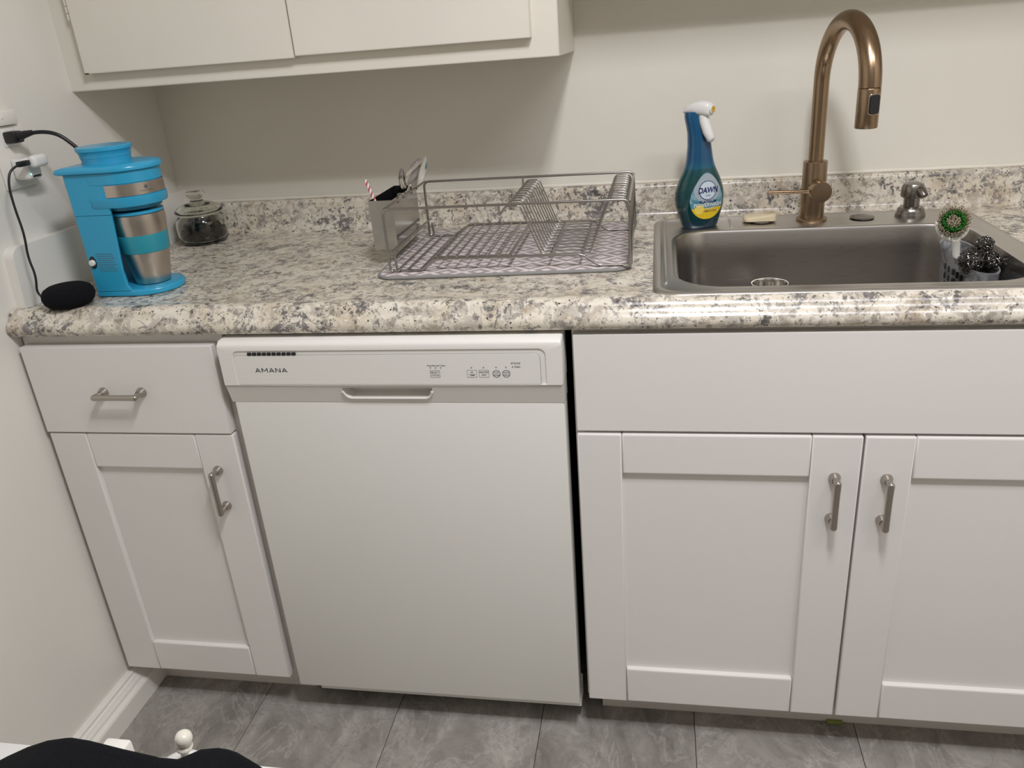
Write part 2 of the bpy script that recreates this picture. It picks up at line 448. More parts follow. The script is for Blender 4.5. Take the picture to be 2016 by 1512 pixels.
# ------------------------------------------------------------------ sink base cabinet
sc = thing('base_cabinet', 'wide white sink base cabinet with false drawer front over two doors', 'cabinet', (1.5, -.33, 0))
m = MB()
m.box(1.0385, 1.0565, YD+.021, -.002, .0925, .8797); m.box(1.9575, 1.9755, YD+.021, -.002, .0925, .8797)
m.box(1.0565, 1.9575, -.02, -.002, .0925, .8797); m.box(1.0565, 1.9575, YD+.021, -.02, .0925, .11)
m.box(1.0565, 1.9575, YD+.021, YD+.04, .66, .735); m.box(1.0565, 1.9575, YD+.021, YD+.04, .855, .8797); m.box(1.487, 1.525, YD+.021, YD+.04, .11, .66)
m.build('cabinet_box', M['cab_body'], sc, flat=True)
MB().box(1.062, 1.9755, -.560, -.545, 0, .092).build('toe_kick', M['toe'], sc, flat=True)
MB().box(1.0421, 1.972, YD+.0030, YD+.0205, .6975, .8725, .0016, 2).build('false_drawer', M['cabinet'], sc, smooth=20)
shaker(sc, 1.0421, 1.5052, .0974, .6928, .0755, .0765, .082, 1.4660, .5777, .0785)
shaker(sc, 1.5085, 1.9716, .0974, .6928, .0765, .0765, .082, 1.5470, .5770)
tag(MB().box(1.5155, 1.5455, -.5685, -.5605, .0002, .0065, .0012, 1).build('wedge', M['shim']), 'small green wedge on the floor against the sink cabinet toe kick', 'wedge')

# ------------------------------------------------------------------ dishwasher
dw = thing('dishwasher', 'white front control dishwasher built in under the countertop', 'dishwasher', (.724, -.33, 0))
DX0, DX1 = .4206, 1.0260
MB().box(DX0+.012, DX1-.010, -.60, -.03, .09, .868).build('tub', M['dark_side'], dw, flat=True)
MB().box(DX0+.004, DX1-.002, -.648, -.601, .0875, .757, .003, 3).build('door', M['appliance'], dw, smooth=25)
MB().box(DX0+.026, DX1-.004, -.604, -.560, .0365, .0865, .0015, 1).build('toe_panel', M['appliance'], dw, flat=True)
for x in (DX0+.05, DX1-.05): MB().lathe([(.014, 0), (.014, .008), (.008, .01), (.008, .09)], (x, -.45, 0), n=12).build('leg', M['dark_gap'], dw)
# control panel: front slab with a recessed field, then the strip that slopes back below it
PY = -.662
m = MB()
def panel_ring(x0, x1, z0, z1, y, r=.008, n=5, rb=.001): 
    pts = []
    for cx, cz, a, rr in ((x1, z1, 0, r), (x0, z1, 90, r), (x0, z0, 180, rb), (x1, z0, 270, rb)):
        sx = -1 if a in (0, 270) else 1; sz = -1 if a in (0, 90) else 1
        for i in range(n+1):
            t = math.radians(a+90*i/n); pts.append((cx+sx*rr+rr*math.cos(t), y, cz+sz*rr+rr*math.sin(t)))
    return pts
rings = [panel_ring(DX0, DX1, .7935, .8755, -.604, .004), panel_ring(DX0, DX1, .7935, .8755, PY+.010, .004),
         panel_ring(DX0+.0008, DX1-.0008, .7937, .8705, PY+.002, .004), panel_ring(DX0+.0015, DX1-.0015, .7940, .8665, PY, .004),
         panel_ring(.4475, .9995, .7950, .8588, PY, .012), panel_ring(.4495, .9975, .7950, .8568, PY+.0022, .012)]
m.loft(rings, True, True)
m.build('control_panel', M['appliance_plastic'], dw, smooth=35)
m = MB()
m.loft([panel_ring(.4475, .9895, .7955, .8500, PY+.003, .009), panel_ring(.4475, .9895, .7955, .8500, PY+.0012, .009), panel_ring(.4480, .9890, .7960, .8495, PY+.0006, .009)])
con = m.build('console', M['appliance_plastic'], dw, smooth=35)
m = MB()
o1, o2 = panel_ring(.4470, .9900, .7952, .8505, PY+.0018, .0095), panel_ring(.4477, .9893, .7958, .8498, PY+.0008, .009)
m.loft([o1, o2], False, False); m.build('console_seam', mat('seam', (.30, .29, .27), .6), con)
# sloped strip with the pocket handle
yT, yB = PY+.002, -.6485
zT, zB = .7930, .7560
def strip(x, z): return (x, yT+(yB-yT)*(zT-z)/(zT-zB), z)
m = MB()
hx = [(.6375, .8010, .7878), (.6385, .7998, .7795), (.6425, .7960, .7700), (.6500, .7890, .7652)]
# outer strip as faces around a pocket outline
out_top = [strip(DX0+.001, zT), strip(.6375, zT), strip(.8010, zT), strip(DX1-.001, zT)]
out_bot = [strip(DX0+.001, zB), strip(.6500, zB), strip(.7890, zB), strip(DX1-.001, zB)]
left = [strip(a, z) for a, b, z in hx]; right = [strip(b, z) for a, b, z in hx]
lw, rw = [strip(DX0+.001, z) for a, b, z in hx], [strip(DX1-.001, z) for a, b, z in hx]
m.poly([out_top[0], lw[0], left[0], out_top[1]]); m.poly([out_top[1], left[0], right[0], out_top[2]]); m.poly([out_top[2], right[0], rw[0], out_top[3]])
for k in range(3):
    m.poly([lw[k], lw[k+1], left[k+1], left[k]]); m.poly([right[k], right[k+1], rw[k+1], rw[k]])
m.poly([lw[3], out_bot[0], out_bot[1], left[3]]); m.poly([left[3], out_bot[1], out_bot[2], right[3]]); m.poly([right[3], out_bot[2], out_bot[3], rw[3]])
# closing sides
for x in (DX0+.001, DX1-.001): m.poly([strip(x, zT), strip(x, zB), (x, -.604, zB), (x, -.604, zT)])
m.poly([strip(DX0+.001, zB), strip(DX1-.001, zB), (DX1-.001, -.604, zB), (DX0+.001, -.604, zB)])
bmesh.ops.remove_doubles(m.bm, verts=m.bm.verts, dist=1e-5)
m.build('handle_strip', M['appliance_plastic'], dw, smooth=25)
m = MB()
rim = [strip(a, z) for a, b, z in hx] + [strip(b, z) for a, b, z in hx[::-1]]
deep = [(p[0]*.97+.7192*.03, -.630, p[2]+.006 if p[2] < .78 else p[2]) for p in rim]
m.loft([rim, deep], False, True); m.build('handle_pocket', M['appliance_plastic'], dw, recalc=False, flat=True)
lip = [strip(a, z) for a, b, z in hx][1:] + [strip(b, z) for a, b, z in hx[::-1]][:-1]
MB().tube([Vector(p)+Vector((0, -.0008, 0)) for p in fillet(lip, .006)], .0022, 8).build('handle_lip', M['appliance_plastic'], dw, smooth=60)
m = MB()
for k in range(10):
    x = .4775+.00915*k; m.box(x, x+.0066, PY-.0004, PY+.006, .8504, .8550)
m.build('vent_slots', M['dark_gap'], dw, flat=True)
CY = PY+.0002
def T(x, z): return Matrix.Translation((x, CY, z)) @ Matrix.Rotation(PI/2, 4, 'X')
def strokes(segs, x0, z0, wd, ht, th, q):
    for (a, b_, c, d_) in segs:
        p, r_ = Vector((x0+a*wd, 0, z0+b_*ht)), Vector((x0+c*wd, 0, z0+d_*ht)); dv_ = r_-p
        n_ = Vector((th/2, 0, 0)) if abs(dv_.z) > abs(dv_.x)*.5 else Vector((0, 0, th*.45))
        q.poly([v+Vector((0, CY, 0)) for v in (p-n_, p+n_, r_+n_, r_-n_)])
GL = {'A': [(0, 0, .5, 1), (1, 0, .5, 1), (.2, .3, .8, .3)], 'M': [(0, 0, 0, 1), (1, 0, 1, 1), (0, 1, .5, .25), (1, 1, .5, .25)], 'N': [(0, 0, 0, 1), (1, 0, 1, 1), (0, 1, 1, 0)]}
xx = .4864; mm_ = MB()
for g_, wd in (('A', .0088), ('M', .0098), ('A', .0088), ('N', .0080), ('A', .0088)):
    strokes(GL[g_], xx, .8186, wd, .0078, .00165, mm_); xx += wd+.0036
mm_.build('lettering', M['ink'], con, recalc=False, flat=True)
def ctext(b, h, x, z, bold=.01, sx=1.0, mb=None):
    q = mb or MB(); q.text(b, h, T(x, z), 'CENTER', bold=bold, sx=sx); return q
def ink(q): q.build('lettering', M['ink'], con, recalc=False, flat=True)
for body, x in (('Heavy', .8025), ('Normal', .8130), ('1 Hour', .8245)): ink(ctext(body, .0027, x, .8285))
for a, b_, x in (('SELECT', 'CYCLE', .8105), ('HI', 'TEMP', .8740), ('HEATED', 'DRY', .8945)):
    ink(ctext(a, .0032, x, .8158)); ink(ctext(b_, .0032, x, .8107))
for a, b_, x in (('START', 'RESUME', .9158), ('CANCEL', 'DRAIN', .9322)):
    ink(ctext(a, .0024, x, .8160)); ink(ctext(b_, .0024, x, .8107)); ink(MB().box(x-.0045, x+.0045, CY, CY+.0004, .8142, .8146))
ink(ctext('STATUS', .0032, .9490, .8315)); ink(ctext('Clean', .0032, .9515, .8255))
def outline(pts, wd):
    q = MB(); n = len(pts); cx = sum(p[0] for p in pts)/n; cz = sum(p[1] for p in pts)/n
    inn = [(cx+(p[0]-cx)*(1-wd/abs(p[0]-cx)) if abs(p[0]-cx) > wd else p[0], cz+(p[1]-cz)*(1-wd/abs(p[1]-cz)) if abs(p[1]-cz) > wd else p[1]) for p in pts]
    q.loft([[(p[0], CY, p[1]) for p in pts], [(p[0], CY, p[1]) for p in inn]], False, False); return q
for x in (.8105, .8740, .8945):
    b = MB().extrude(rrect(x-.0082, x+.0082, .8082, .8212, .0014, 3), 'y', CY+.0003, CY+.0012).build('button', M['appliance_plastic'], con)
    outline(rrect(x-.0084, x+.0084, .8080, .8214, .0014, 3), .0005).build('button_outline', M['ink_light'], con, flat=True)
for x in (.9158, .9322):
    MB().lathe([(.0062, 0), (.0062, .001)], (x, CY+.0012, .8145), (0, -1, 0), 24).build('button', M['appliance_plastic'], con)
    c = [(x+.0066*math.cos(2*PI*i/28), .8145+.0066*math.sin(2*PI*i/28)) for i in range(28)]
    q = MB(); q.loft([[(p[0], CY, p[1]) for p in c], [(x+(p[0]-x)*.87, CY, .8145+(p[1]-.8145)*.87) for p in c]], False, False); q.build('button_outline', M['ink'], con, flat=True)
for x, z in ((.8035, .8258), (.8125, .8258), (.8215, .8258), (.8740, .8258), (.8945, .8258), (.9158, .8262), (.9322, .8262), (.9435, .8268)):
    MB().lathe([(.0011, 0), (.0011, .0003)], (x, CY+.0001, z), (0, -1, 0), 10).build('indicator', M['ink_light'], con)

# ------------------------------------------------------------------ upper cabinet
uc = thing('wall_cabinet', 'old cream painted wall cabinet with two overlay doors above the counter', 'cabinet', (.5, -.145, 1.285))
MB().box(-.003, 1.0031, -.2891, -.001, 1.285, 2.2, .0025, 2).build('cabinet_box', M['upper'], uc, smooth=20)
d1 = MB().box(.052, .4995, -.3080, -.2895, 1.3166, 2.15, .0022, 2).build('door', M['upper'], uc, smooth=20)
d2 = MB().box(.5015, .9545, -.3080, -.2895, 1.3195, 2.15, .0022, 2).build('door', M['upper'], uc, smooth=20)
h = MB()
for k in range(5): h.lathe([(.0038, .0006), (.0046, .0014), (.0046, .0114), (.0038, .0122)], (.0466, -.3000, 1.4150+.0128*k), n=12)
h.box(.0395, .047, -.2915, -.2893, 1.413, 1.481, .0005, 1)
h.build('hinge', M['upper'], d1, smooth=40)
MB().box(.0525, .062, -.3088, -.3055, 1.3160, 1.3195, .001, 1).build('paint_chip', M['brown_chip'], d1)

# ------------------------------------------------------------------ sink
sk = thing('kitchen_sink', 'stainless steel drop-in sink with a single deep bowl', 'sink', (1.489, -.336, .74))
def ring(x0, x1, y0, y1, r, z, n=8): return [(p[0], p[1], z) for p in rrect(x0, x1, y0, y1, r, n)]
BX0, BX1, BY0, BY1 = 1.2130, 1.7620, -.5700, -.1800
ZR = Z+.0062
o = lambda d, z: ring(SX0+d, SX1-d, SY0+d, SY1-d, .042-d*.3, z)
b = lambda d, z, r=.075: ring(BX0+d, BX1-d, BY0+d, BY1-d, max(r-d*.6, .02), z)
MB().loft([o(.000, Z+.0003), o(.0008, Z+.0026), o(.003, Z+.0050), o(.007, ZR), o(.012, ZR+.0002), o(.0145, ZR-.0004), o(.0165, ZR-.0018),
        b(-.009, ZR-.0018, .082), b(-.004, ZR-.0022, .079), b(-.001, ZR-.0045, .076)], False, False).build('deck', M['deck'], sk, smooth=50)
m = MB()
m.loft([b(-.001, ZR-.0045, .076), b(.0015, ZR-.010, .075), b(.004, ZR-.05), b(.008, ZR-.125), b(.012, ZR-.150), b(.022, ZR-.166), b(.045, ZR-.175), b(.09, ZR-.178), b(.15, ZR-.1795)], False, True)
m.build('bowl', M['sink'], sk, smooth=50)
ZD = ZR-.0018                                           # deck level
MB().box(1.1905, 1.1955, -.545, -.092, ZD-.001, ZD+.0022, .001, 2).build('deck_ridge', M['deck'], sk)
MB().box(1.327, 1.332, -.158, -.085, ZD-.001, ZD+.0022, .001, 2).build('deck_ridge', M['deck'], sk)
MB().lathe([(.055, 0), (.055, .002), (.045, .003), (.040, -.004), (.012, -.006)], (1.49, -.37, ZR-.1790), n=32).build('drain', M['chrome'], sk)
# cup standing in the bowl, only its rim in view
cu = tag(MB().lathe([(.022, 0), (.0295, .003), (.0315, .05), (.0325, .114), (.0335, .1152), (.0335, .1168), (.0315, .1168), (.0300, .113), (.028, .008), (.001, .006)], (1.3835, -.365, ZR-.1778), n=36, cap1=False).build('cup', M['chrome'], None, smooth=40), 'small round metal cup in the sink bowl, only its rim showing', 'cup')
# hole covers on the deck
def cover(x, y, label):
    c = MB().lathe([(.0205, 0), (.0235, .0022), (.0237, .0036), (.0220, .0050), (.0150, .0058), (.001, .0060)], (x, y, ZD), n=32).build('hole_cover', M['dark_nickel'], None, smooth=40)
    tag(c, label, 'hole cover', 'round hole covers on the sink deck')
cover(1.5915, -.1215, 'round polished hole cover on the sink deck between faucet and soap pump')
cover(1.3920, -.1220, 'round polished hole cover under the piece of cream soap')
# soap lying on the left cover
m = MB()
sp_ = lambda k, z: [(p[0], p[1], z+.10*(p[0]-1.355)*(1 if z > ZD+.006 else 0)) for p in rrect(1.3555+k, 1.4215-k, -.141+k, -.101-k, .010-k*.4, 5)]
m.loft([sp_(.003, ZD+.0045), sp_(.0005, ZD+.0055), sp_(0, ZD+.0075), sp_(0, ZD+.0095), sp_(.001, ZD+.0118), sp_(.005, ZD+.0128)])
tag(m.build('soap_bar', M['cream'], None, smooth=50), 'thin cream piece of soap lying on a sink hole cover beside the faucet', 'soap')

# ------------------------------------------------------------------ faucet
FX, FY = 1.4925, -.1205
fc = thing('faucet', 'brushed bronze pull-down kitchen faucet with a high gooseneck spout', 'faucet', (FX, FY, ZD))
MB().lathe([(.0300, 0), (.0305, .001), (.0305, .0055), (.0290, .0068), (.0238, .0075)], (FX, FY, ZD), n=40).build('base_ring', M['bronze_soft'], fc, smooth=30)
MB().lathe([(.0236, .005), (.0236, .1195), (.0228, .1205), (.0160, .1208)], (FX, FY, ZD), n=40).build('body', M['bronze_soft'], fc, smooth=30)
dv = Vector((.0405, -.212, 0)); L = dv.length; dn = dv.normalized(); Rr = L/2
zc = 1.200
pts, rs = [], []
for i in range(8): pts.append(Vector((FX, FY, 1.045+(zc-1.045)*i/8))); rs.append(.0146)
N = 36
for i in range(N+1):
    t = PI*i/N; k = i/N
    pts.append(Vector((FX, FY, zc)) + dn*(Rr-Rr*math.cos(t)) + Vector((0, 0, 1))*(.1075*math.sin(t))); rs.append(.0146+(.0186-.0146)*min(1, k*1.25))
MB().tube(pts, rs, 24).build('spout', M['bronze'], fc, smooth=60)
e = pts[-1]
MB().lathe([(.0172, .0), (.0182, -.0006), (.0188, -.002), (.0188, -.064), (.0180, -.0655), (.0150, -.0655), (.0140, -.063)], e, n=32).build('spray_head', M['bronze'], fc, smooth=30)
# rocker switch on the head, facing the camera and a little right
bn = Vector((.36, -.93, 0)).normalized(); bu = Vector((-bn.y, bn.x, 0))
def badge(name, hw, z0, z1, off, thick, material):
    q = MB(); c = e + Vector((0, 0, 0)); rings = []
    for kk, th in ((1.0, off), (1.0, off+thick*.7), (.93, off+thick)):
        r_ = []
        for p in rrect(-hw*kk, hw*kk, z0+(1-kk)*.01, z1-(1-kk)*.01, hw*.42, 4):
            a = p[0]/.0188
            r_.append(c + (bn*math.cos(a)+bu*math.sin(a))*(.0188+th) + Vector((0, 0, p[1])))
        rings.append(r_)
    q.loft(rings); return q.build(name, material, fc, smooth=40)
badge('button_frame', .0108, -.0435, -.0085, -.001, .0020, M['nickel'])
badge('button', .0084, -.0415, -.0105, -.001, .0034, M['black'])
# hub and lever
MB().lathe([(.0185, 0), (.0185, .028), (.0205, .030), (.0205, .052), (.0198, .0535), (.001, .0538)], (FX+.001, FY, .9955), (.10, -1, .0), 36).build('handle_hub', M['bronze_soft'], fc, smooth=30)
MB().tube([(FX-.012, FY-.040, .9965), (FX-.050, FY-.042, .9972), (FX-.094, FY-.044, .9982)], [.0043, .0040, .0040], 14).build('lever', M['bronze'], fc, smooth=40)

# soap pump
dp = thing('soap_dispenser', 'short brushed nickel soap pump at the right of the sink deck', 'soap dispenser', (1.684, -.1185, ZD))
MB().lathe([(.0285, 0), (.0285, .006), (.0270, .010), (.0262, .0105), (.0250, .016), (.0215, .020), (.0160, .0215)], (1.684, -.1185, ZD), n=36).build('base_ring', M['dark_nickel'], dp, smooth=30)
MB().lathe([(.0150, .02), (.0150, .040), (.0205, .0405), (.0220, .042), (.0222, .052), (.0212, .060), (.0180, .0665), (.010, .0695), (.001, .070)], (1.684, -.1185, ZD), n=36).build('pump_head', M['dark_nickel'], dp, smooth=40)
MB().tube([(1.684, -.1185, ZD+.055), (1.6945, -.138, ZD+.0545), (1.6985, -.146, ZD+.0455)], [.0120, .0100, .0080], 14).build('spout', M['dark_nickel'], dp, smooth=50)

# ------------------------------------------------------------------ spray bottle (local axes: label faces -Y, nozzle +X)
sb_o = Vector((1.2645, -.141, ZD))
sb = thing('spray_bottle', 'blue-green dish spray bottle with white trigger on the sink deck corner', 'bottle', sb_o)
yaw = math.radians(20)
BM = Matrix.Translation(sb_o) @ Matrix.Rotation(yaw, 4, 'Z')
# (z, centre x, half width, half depth)
BP = [(0.0, 0, .0350, .0230), (.004, 0, .0375, .0255), (.020, 0, .0420, .0280), (.045, -.001, .0500, .0305), (.062, -.0015, .0515, .0305), (.080, -.0015, .0495, .0295), (.100, -.001, .0425, .0270), (.118, -.001, .0335, .0240),
      (.130, -.0015, .0290, .0225), (.140, -.002, .0270, .0215), (.165, -.003, .0238, .0200), (.190, -.005, .0225, .0185), (.205, -.008, .0225, .0180), (.222, -.0115, .0230, .0175), (.232, -.0135, .0205, .0172)]
def bsec(z):
    for a, b_ in zip(BP, BP[1:]):
        if a[0] <= z <= b_[0]:
            t = (z-a[0])/(b_[0]-a[0]); t = t if b_[0] < .01 else t
            return [a[i]+(b_[i]-a[i])*t for i in (1, 2, 3)]
    return list(BP[-1][1:])
def bfront(x, z, off=.0006):
    cx, hw, hd = bsec(z); q = min(abs((x-cx)/hw), .995)
    return BM @ Vector((x, -hd*(1-q**2.3)**(1/2.3)-off, z))
def bring(z, k=1.0, n=48):
    cx, hw, hd = bsec(z); out_ = []
    for i in range(n):
        t = 2*PI*i/n; c, s_ = math.cos(t), math.sin(t)
        out_.append(BM @ Vector((cx+hw*k*math.copysign(abs(c)**(2/2.3), c), hd*k*math.copysign(abs(s_)**(2/2.3), s_), z)))
    return out_
zs = [0, .002, .004] + [.008+.006*i for i in range(38)]
zs = [z for z in zs if z <= .232]
m = MB(); m.loft([bring(0, .9)]+[bring(z) for z in zs]+[bring(.232)])
m.build('bottle', M['bottle'], sb, smooth=60)
def blob(outline_pts, off, name, material, parent, levels=7):
    """flat print wrapped on the bottle's front"""
    cx = sum(p[0] for p in outline_pts)/len(outline_pts); cz = sum(p[1] for p in outline_pts)/len(outline_pts)
    q = MB(); q.loft([[bfront(cx+(p[0]-cx)*k/levels, cz+(p[1]-cz)*k/levels, off) for p in outline_pts] for k in [.02]+list(range(1, levels+1))], True, False)
    return q.build(name, material, parent, smooth=60)
LX, LZ = .0040, .0600
tear = []
for i in range(48):
    t = 2*PI*i/48; sx_ = math.sin(t); cz_ = math.cos(t)
    wz = .0395*cz_ if cz_ < 0 else .0545*cz_
    wx = .0365*sx_*(1-.35*max(0, cz_)**1.4)
    tear.append((LX+wx, LZ+wz))
lab = blob(tear, .0005, 'label', M['label'], sb)
blob([(LX+.0005+(p[0]-LX)*.80, LZ+.019+(p[1]-LZ)*.62) for p in tear], .0008, 'label_print', M['label_top'], lab)
circ = lambda r_, x, z, n=32: [(x+r_*math.cos(2*PI*i/n), z+r_*math.sin(2*PI*i/n)) for i in range(n)]
blob(circ(.0192, LX+.0005, .0795), .0010, 'label_print', M['navy'], lab)
blob(circ(.0178, LX+.0005, .0795), .0012, 'label_print', mat('label_disc', (.58, .68, .74), .4), lab)
# yellow crescent along the bottom
low = [p for p in tear if p[1] < .0455]
low.sort(key=lambda p: math.atan2(p[0]-LX, p[1]-LZ) % (2*PI))
m = MB()
nlev = 7; zt = [.0445-.0001*i for i in range(3)]
xs0 = [p[0] for p in low]
rows = []
for k in range(nlev+1):
    z = .0212+(.0440-.0212)*k/nlev
    c_ = (z-LZ)/.0395; wx = .0365*math.sqrt(max(0, 1-c_*c_))
    rows.append([bfront(LX-wx+2*wx*i/14, z, .0010) for i in range(15)])
m.loft(rows, False, False, closed=False); m.build('label_print', M['yellow'], lab, smooth=60)
blob(circ(.0098, LX-.0175, .0415), .0013, 'label_print', M['lemon'], lab)
def btext(body, h, x, z, material, off=.0015, sx=1.0, bold=.02, slant=.0, rise=0.0):
    q = MB(); q.text(body, h, None, 'CENTER', sx=sx, bold=bold, fmap=lambda u, v: bfront(x+u+slant*v, z+v+rise*u, off))
    q.build('lettering', material, lab, recalc=False, flat=True)
btext('DAWN', .0112, LX+.0010, .0752, M['navy'], .0024, .86, .022, .12)
btext('ULTRA', .0024, LX+.0005, .0685, M['navy'], .0024, 1.0, .008)
btext('PLATINUM', .0050, LX+.0010, .0550, M['navy'], .0022, 1.1, .008)
btext('POWERWASH', .0078, LX+.0010, .0468, M['white_ink'], .0024, .88, .012)
btext('DISH SPRAY', .0026, LX+.0030, .0418, M['white_ink'], .0024, 1.0, .008)
btext('LEMON SCENT', .0031, LX+.0065, .0365, M['navy'], .0024, 1.0, .008)
# trigger head
def bl(p): return BM @ Vector(p)
HA = Matrix.Translation(Vector((-.0135, 0, 0))) @ Matrix.Rotation(math.radians(-58), 4, 'Z')   # head turned towards the sink
def hl(p): return BM @ (HA @ Vector((p[0]*.86, p[1], p[2]-.002)))
def sec(x, zt_, zb_, hw, n=20):
    out_ = []
    for i in range(n):
        t = 2*PI*i/n; c, s_ = math.cos(t), math.sin(t)
        out_.append(hl((x, hw*math.copysign(abs(c)**.7, c), (zt_+zb_)/2+(zt_-zb_)/2*math.copysign(abs(s_)**.7, s_))))
    return out_
m = MB(); m.loft([sec(-.0235, .2385, .2315, .010), sec(-.022, .2420, .2300, .0145), sec(-.010, .2480, .2290, .0165), sec(.005, .2525, .2290, .0160), sec(.020, .2540, .2270, .0145), sec(.033, .2530, .2260, .0125), sec(.043, .2500, .2265, .0110), sec(.0445, .2480, .2280, .0090)])
m.build('sprayer_head', M['white_plastic'], sb, smooth=50)
m = MB(); m.tube([hl((.022, 0, .232)), hl((.027, 0, .215)), hl((.036, 0, .196)), hl((.046, 0, .182)), hl((.0495, 0, .1795))], [.0095, .0105, .0100, .0085, .0050], 14)
m.build('trigger', M['white_plastic'], sb, smooth=60)
ax_ = (hl((1, 0, 0))-hl((0, 0, 0)))
m = MB(); m.lathe([(.0088, 0), (.0088, .005), (.0075, .006), (.0045, .0062), (.0040, .002)], hl((.0425, 0, .2385)), ax_, 20); m.build('nozzle', M['white_plastic'], sb, smooth=30)
m = MB(); m.lathe([(.0062, 0), (.0062, .0012), (.0026, .0014), (.0022, -.001)], hl((.0487, 0, .2385)), ax_, 20); m.build('nozzle_ring', M['gold'], sb, smooth=30)

# ------------------------------------------------------------------ sink caddy, brush, steel wool
cx_, cy_ = 1.7345, -.335
cad = thing('sink_caddy', 'grey marbled plastic caddy with slotted side inside the sink bowl', 'caddy', (cx_, cy_, .80))
def cad_ring(k, z, n=44):
    out_ = []
    for i in range(n):
        t = 2*PI*i/n
        yy = .112*math.sin(t); xx = .0305*math.copysign(abs(math.cos(t))**.75, math.cos(t))
        waist = 1-.22*math.exp(-((yy+.035)/.022)**2)
        dz = .002*math.cos((yy+.11)/.22*PI) * -1
        out_.append((cx_-.006*(z-.80)/.1+xx*waist*k, cy_+yy*k, z+(dz if z > .86 else 0)-.004))
    return out_
m = MB()
m.loft([cad_ring(.86, .805), cad_ring(.90, .808), cad_ring(.94, .835), cad_ring(.97, .868), cad_ring(1.0, .902), cad_ring(1.02, .907), cad_ring(1.02, .909), cad_ring(.97, .908), cad_ring(.93, .868), cad_ring(.90, .835), cad_ring(.86, .812)])
m.build('body', M['caddy'], cad, smooth=50)
m = MB()
for i in range(5):
    for j in range(3):
        y = cy_+.022-.020*i; z = .845+.017*j
        m.box(cx_-.0315-.006*(z-.8)/.1, cx_-.0265-.006*(z-.8)/.1, y-.0026, y+.0026, z-.0055, z+.0055, .001, 1)
m.build('slots', M['dark_gap'], cad)
br = thing('dish_brush', 'white dish brush standing in the sink caddy with green ring of bristles', 'brush', (1.712, -.325, .83))
hd = Vector((1.7005, -.316, .957)); up = Vector((-.10, .55, .80)).normalized(); nr = Vector((-.18, -.62, .62)); nr = (nr-up*nr.dot(up)).normalized(); rt = up.cross(nr)*-1
m = MB()
m.tube([(1.716, -.335, .825), (1.7125, -.330, .88), (1.7085, -.326, .915), hd-up*.028], [.0055, .0068, .0072, .0080], 12)
arc = [hd - up*.028*math.cos(t) + rt*.0240*math.sin(t) - nr*.003 for t in [math.radians(a) for a in range(-115, 116, 10)]]
m.tube(arc, .0042, 10)
m.lathe([(.0225, 0), (.0238, .003), (.0225, .006), (.001, .007)], hd-nr*.009, nr, 28)
m.build('handle', mat('brush_white', (.80, .78, .70), .4), br, smooth=60)
def tufts(name, spots, material, ln, splay):
    q = MB()
    for (a, b_) in spots:
        base = hd + rt*a*.70 + up*b_*.70 - nr*.003
        for k in range(4):
            d_ = nr + rt*(a*splay+random.uniform(-.10, .10)) + up*(b_*splay+random.uniform(-.10, .10))
            p = base + rt*random.uniform(-.0015, .0015) + up*random.uniform(-.0015, .0015)
            q.tube([p, p+d_.normalized()*ln*random.uniform(.88, 1.05)], [.00075, .0006], 4)
    o_ = q.build(name, material, br); o_['kind'] = 'stuff'
outer = [(r_*math.cos(t), r_*math.sin(t)) for r_ in (.0265, .0235) for t in [2*PI*i/34 for i in range(34)]]
inner = [(r_*math.cos(2*PI*i/n), r_*math.sin(2*PI*i/n)) for r_, n in ((.0125, 20), (.009, 16), (.005, 10), (.001, 3)) for i in range(n)]
gring = [(r_*math.cos(2*PI*i/26), r_*math.sin(2*PI*i/26)) for r_ in (.0195, .0165) for i in range(26)]
tufts('bristles', outer, M['bristle'], .024, 14)
tufts('bristles', inner, M['bristle'], .021, 6)
tufts('green_bristles', gring, M['green'], .0225, 10)

def wool(c, r, name_label):
    q = MB(); c = Vector(c); rnd = random.Random(int(c.x*1e4))
    for k in range(150):
        n_ = Vector((rnd.gauss(0, 1), rnd.gauss(0, 1), rnd.gauss(0, 1))).normalized()
        u = n_.orthogonal().normalized(); v = n_.cross(u); rr = r*rnd.uniform(.16, .40); cc = c + n_*(r-rr*.45)*rnd.uniform(.55, 1.0)
        tilt = rnd.uniform(-.5, .5); ph = rnd.uniform(0, 6)
        pts_ = [cc + (u*math.cos(t) + v*math.sin(t))*rr*(1+.12*math.sin(3*t+ph)) + n_*rr*.35*math.sin(2*t+ph) for t in [2*PI*i/16*1.4 for i in range(17)]]
        q.tube(pts_, .0006, 4)
    q.sphere(c, r*.72, n=14, m=8)
    tag(q.build('steel_wool', M['wool'], None, smooth=60), name_label, 'scrubber')
wool((1.7110, -.405, .9130), .0245, 'large dark steel wool scrubber heaped in the front of the sink caddy')
wool((1.7410, -.395, .9075), .0205, 'steel wool scrubber in the sink caddy, nearest the right bowl wall')
wool((1.7350, -.378, .9340), .0165, 'small steel wool scrubber on top of the others in the sink caddy')

# ------------------------------------------------------------------ drying mat
mt = thing('drying_mat', 'pink and grey diamond patterned drying mat under the dish rack', 'mat', (.885, -.27, Z))
MR = Matrix.Translation((.8875, -.272, 0)) @ Matrix.Rotation(math.radians(2.2), 4, 'Z')
mring = lambda k, z: [MR @ Vector((p[0], p[1], z)) for p in rrect(-.2375+k, .2375-k, -.195+k, .195-k, .034, 8)]
m = MB().loft([mring(.004, Z+.0006), mring(.003, Z+.0055), mring(.006, Z+.0068)])
m.build('cloth', M['mat'], mt, smooth=40)
lp = mring(.002, Z+.0035); MB().tube(lp+[lp[0]], .0034, 8, cap=False).build('edging', M['piping'], mt, smooth=70)
ZM = Z+.0070

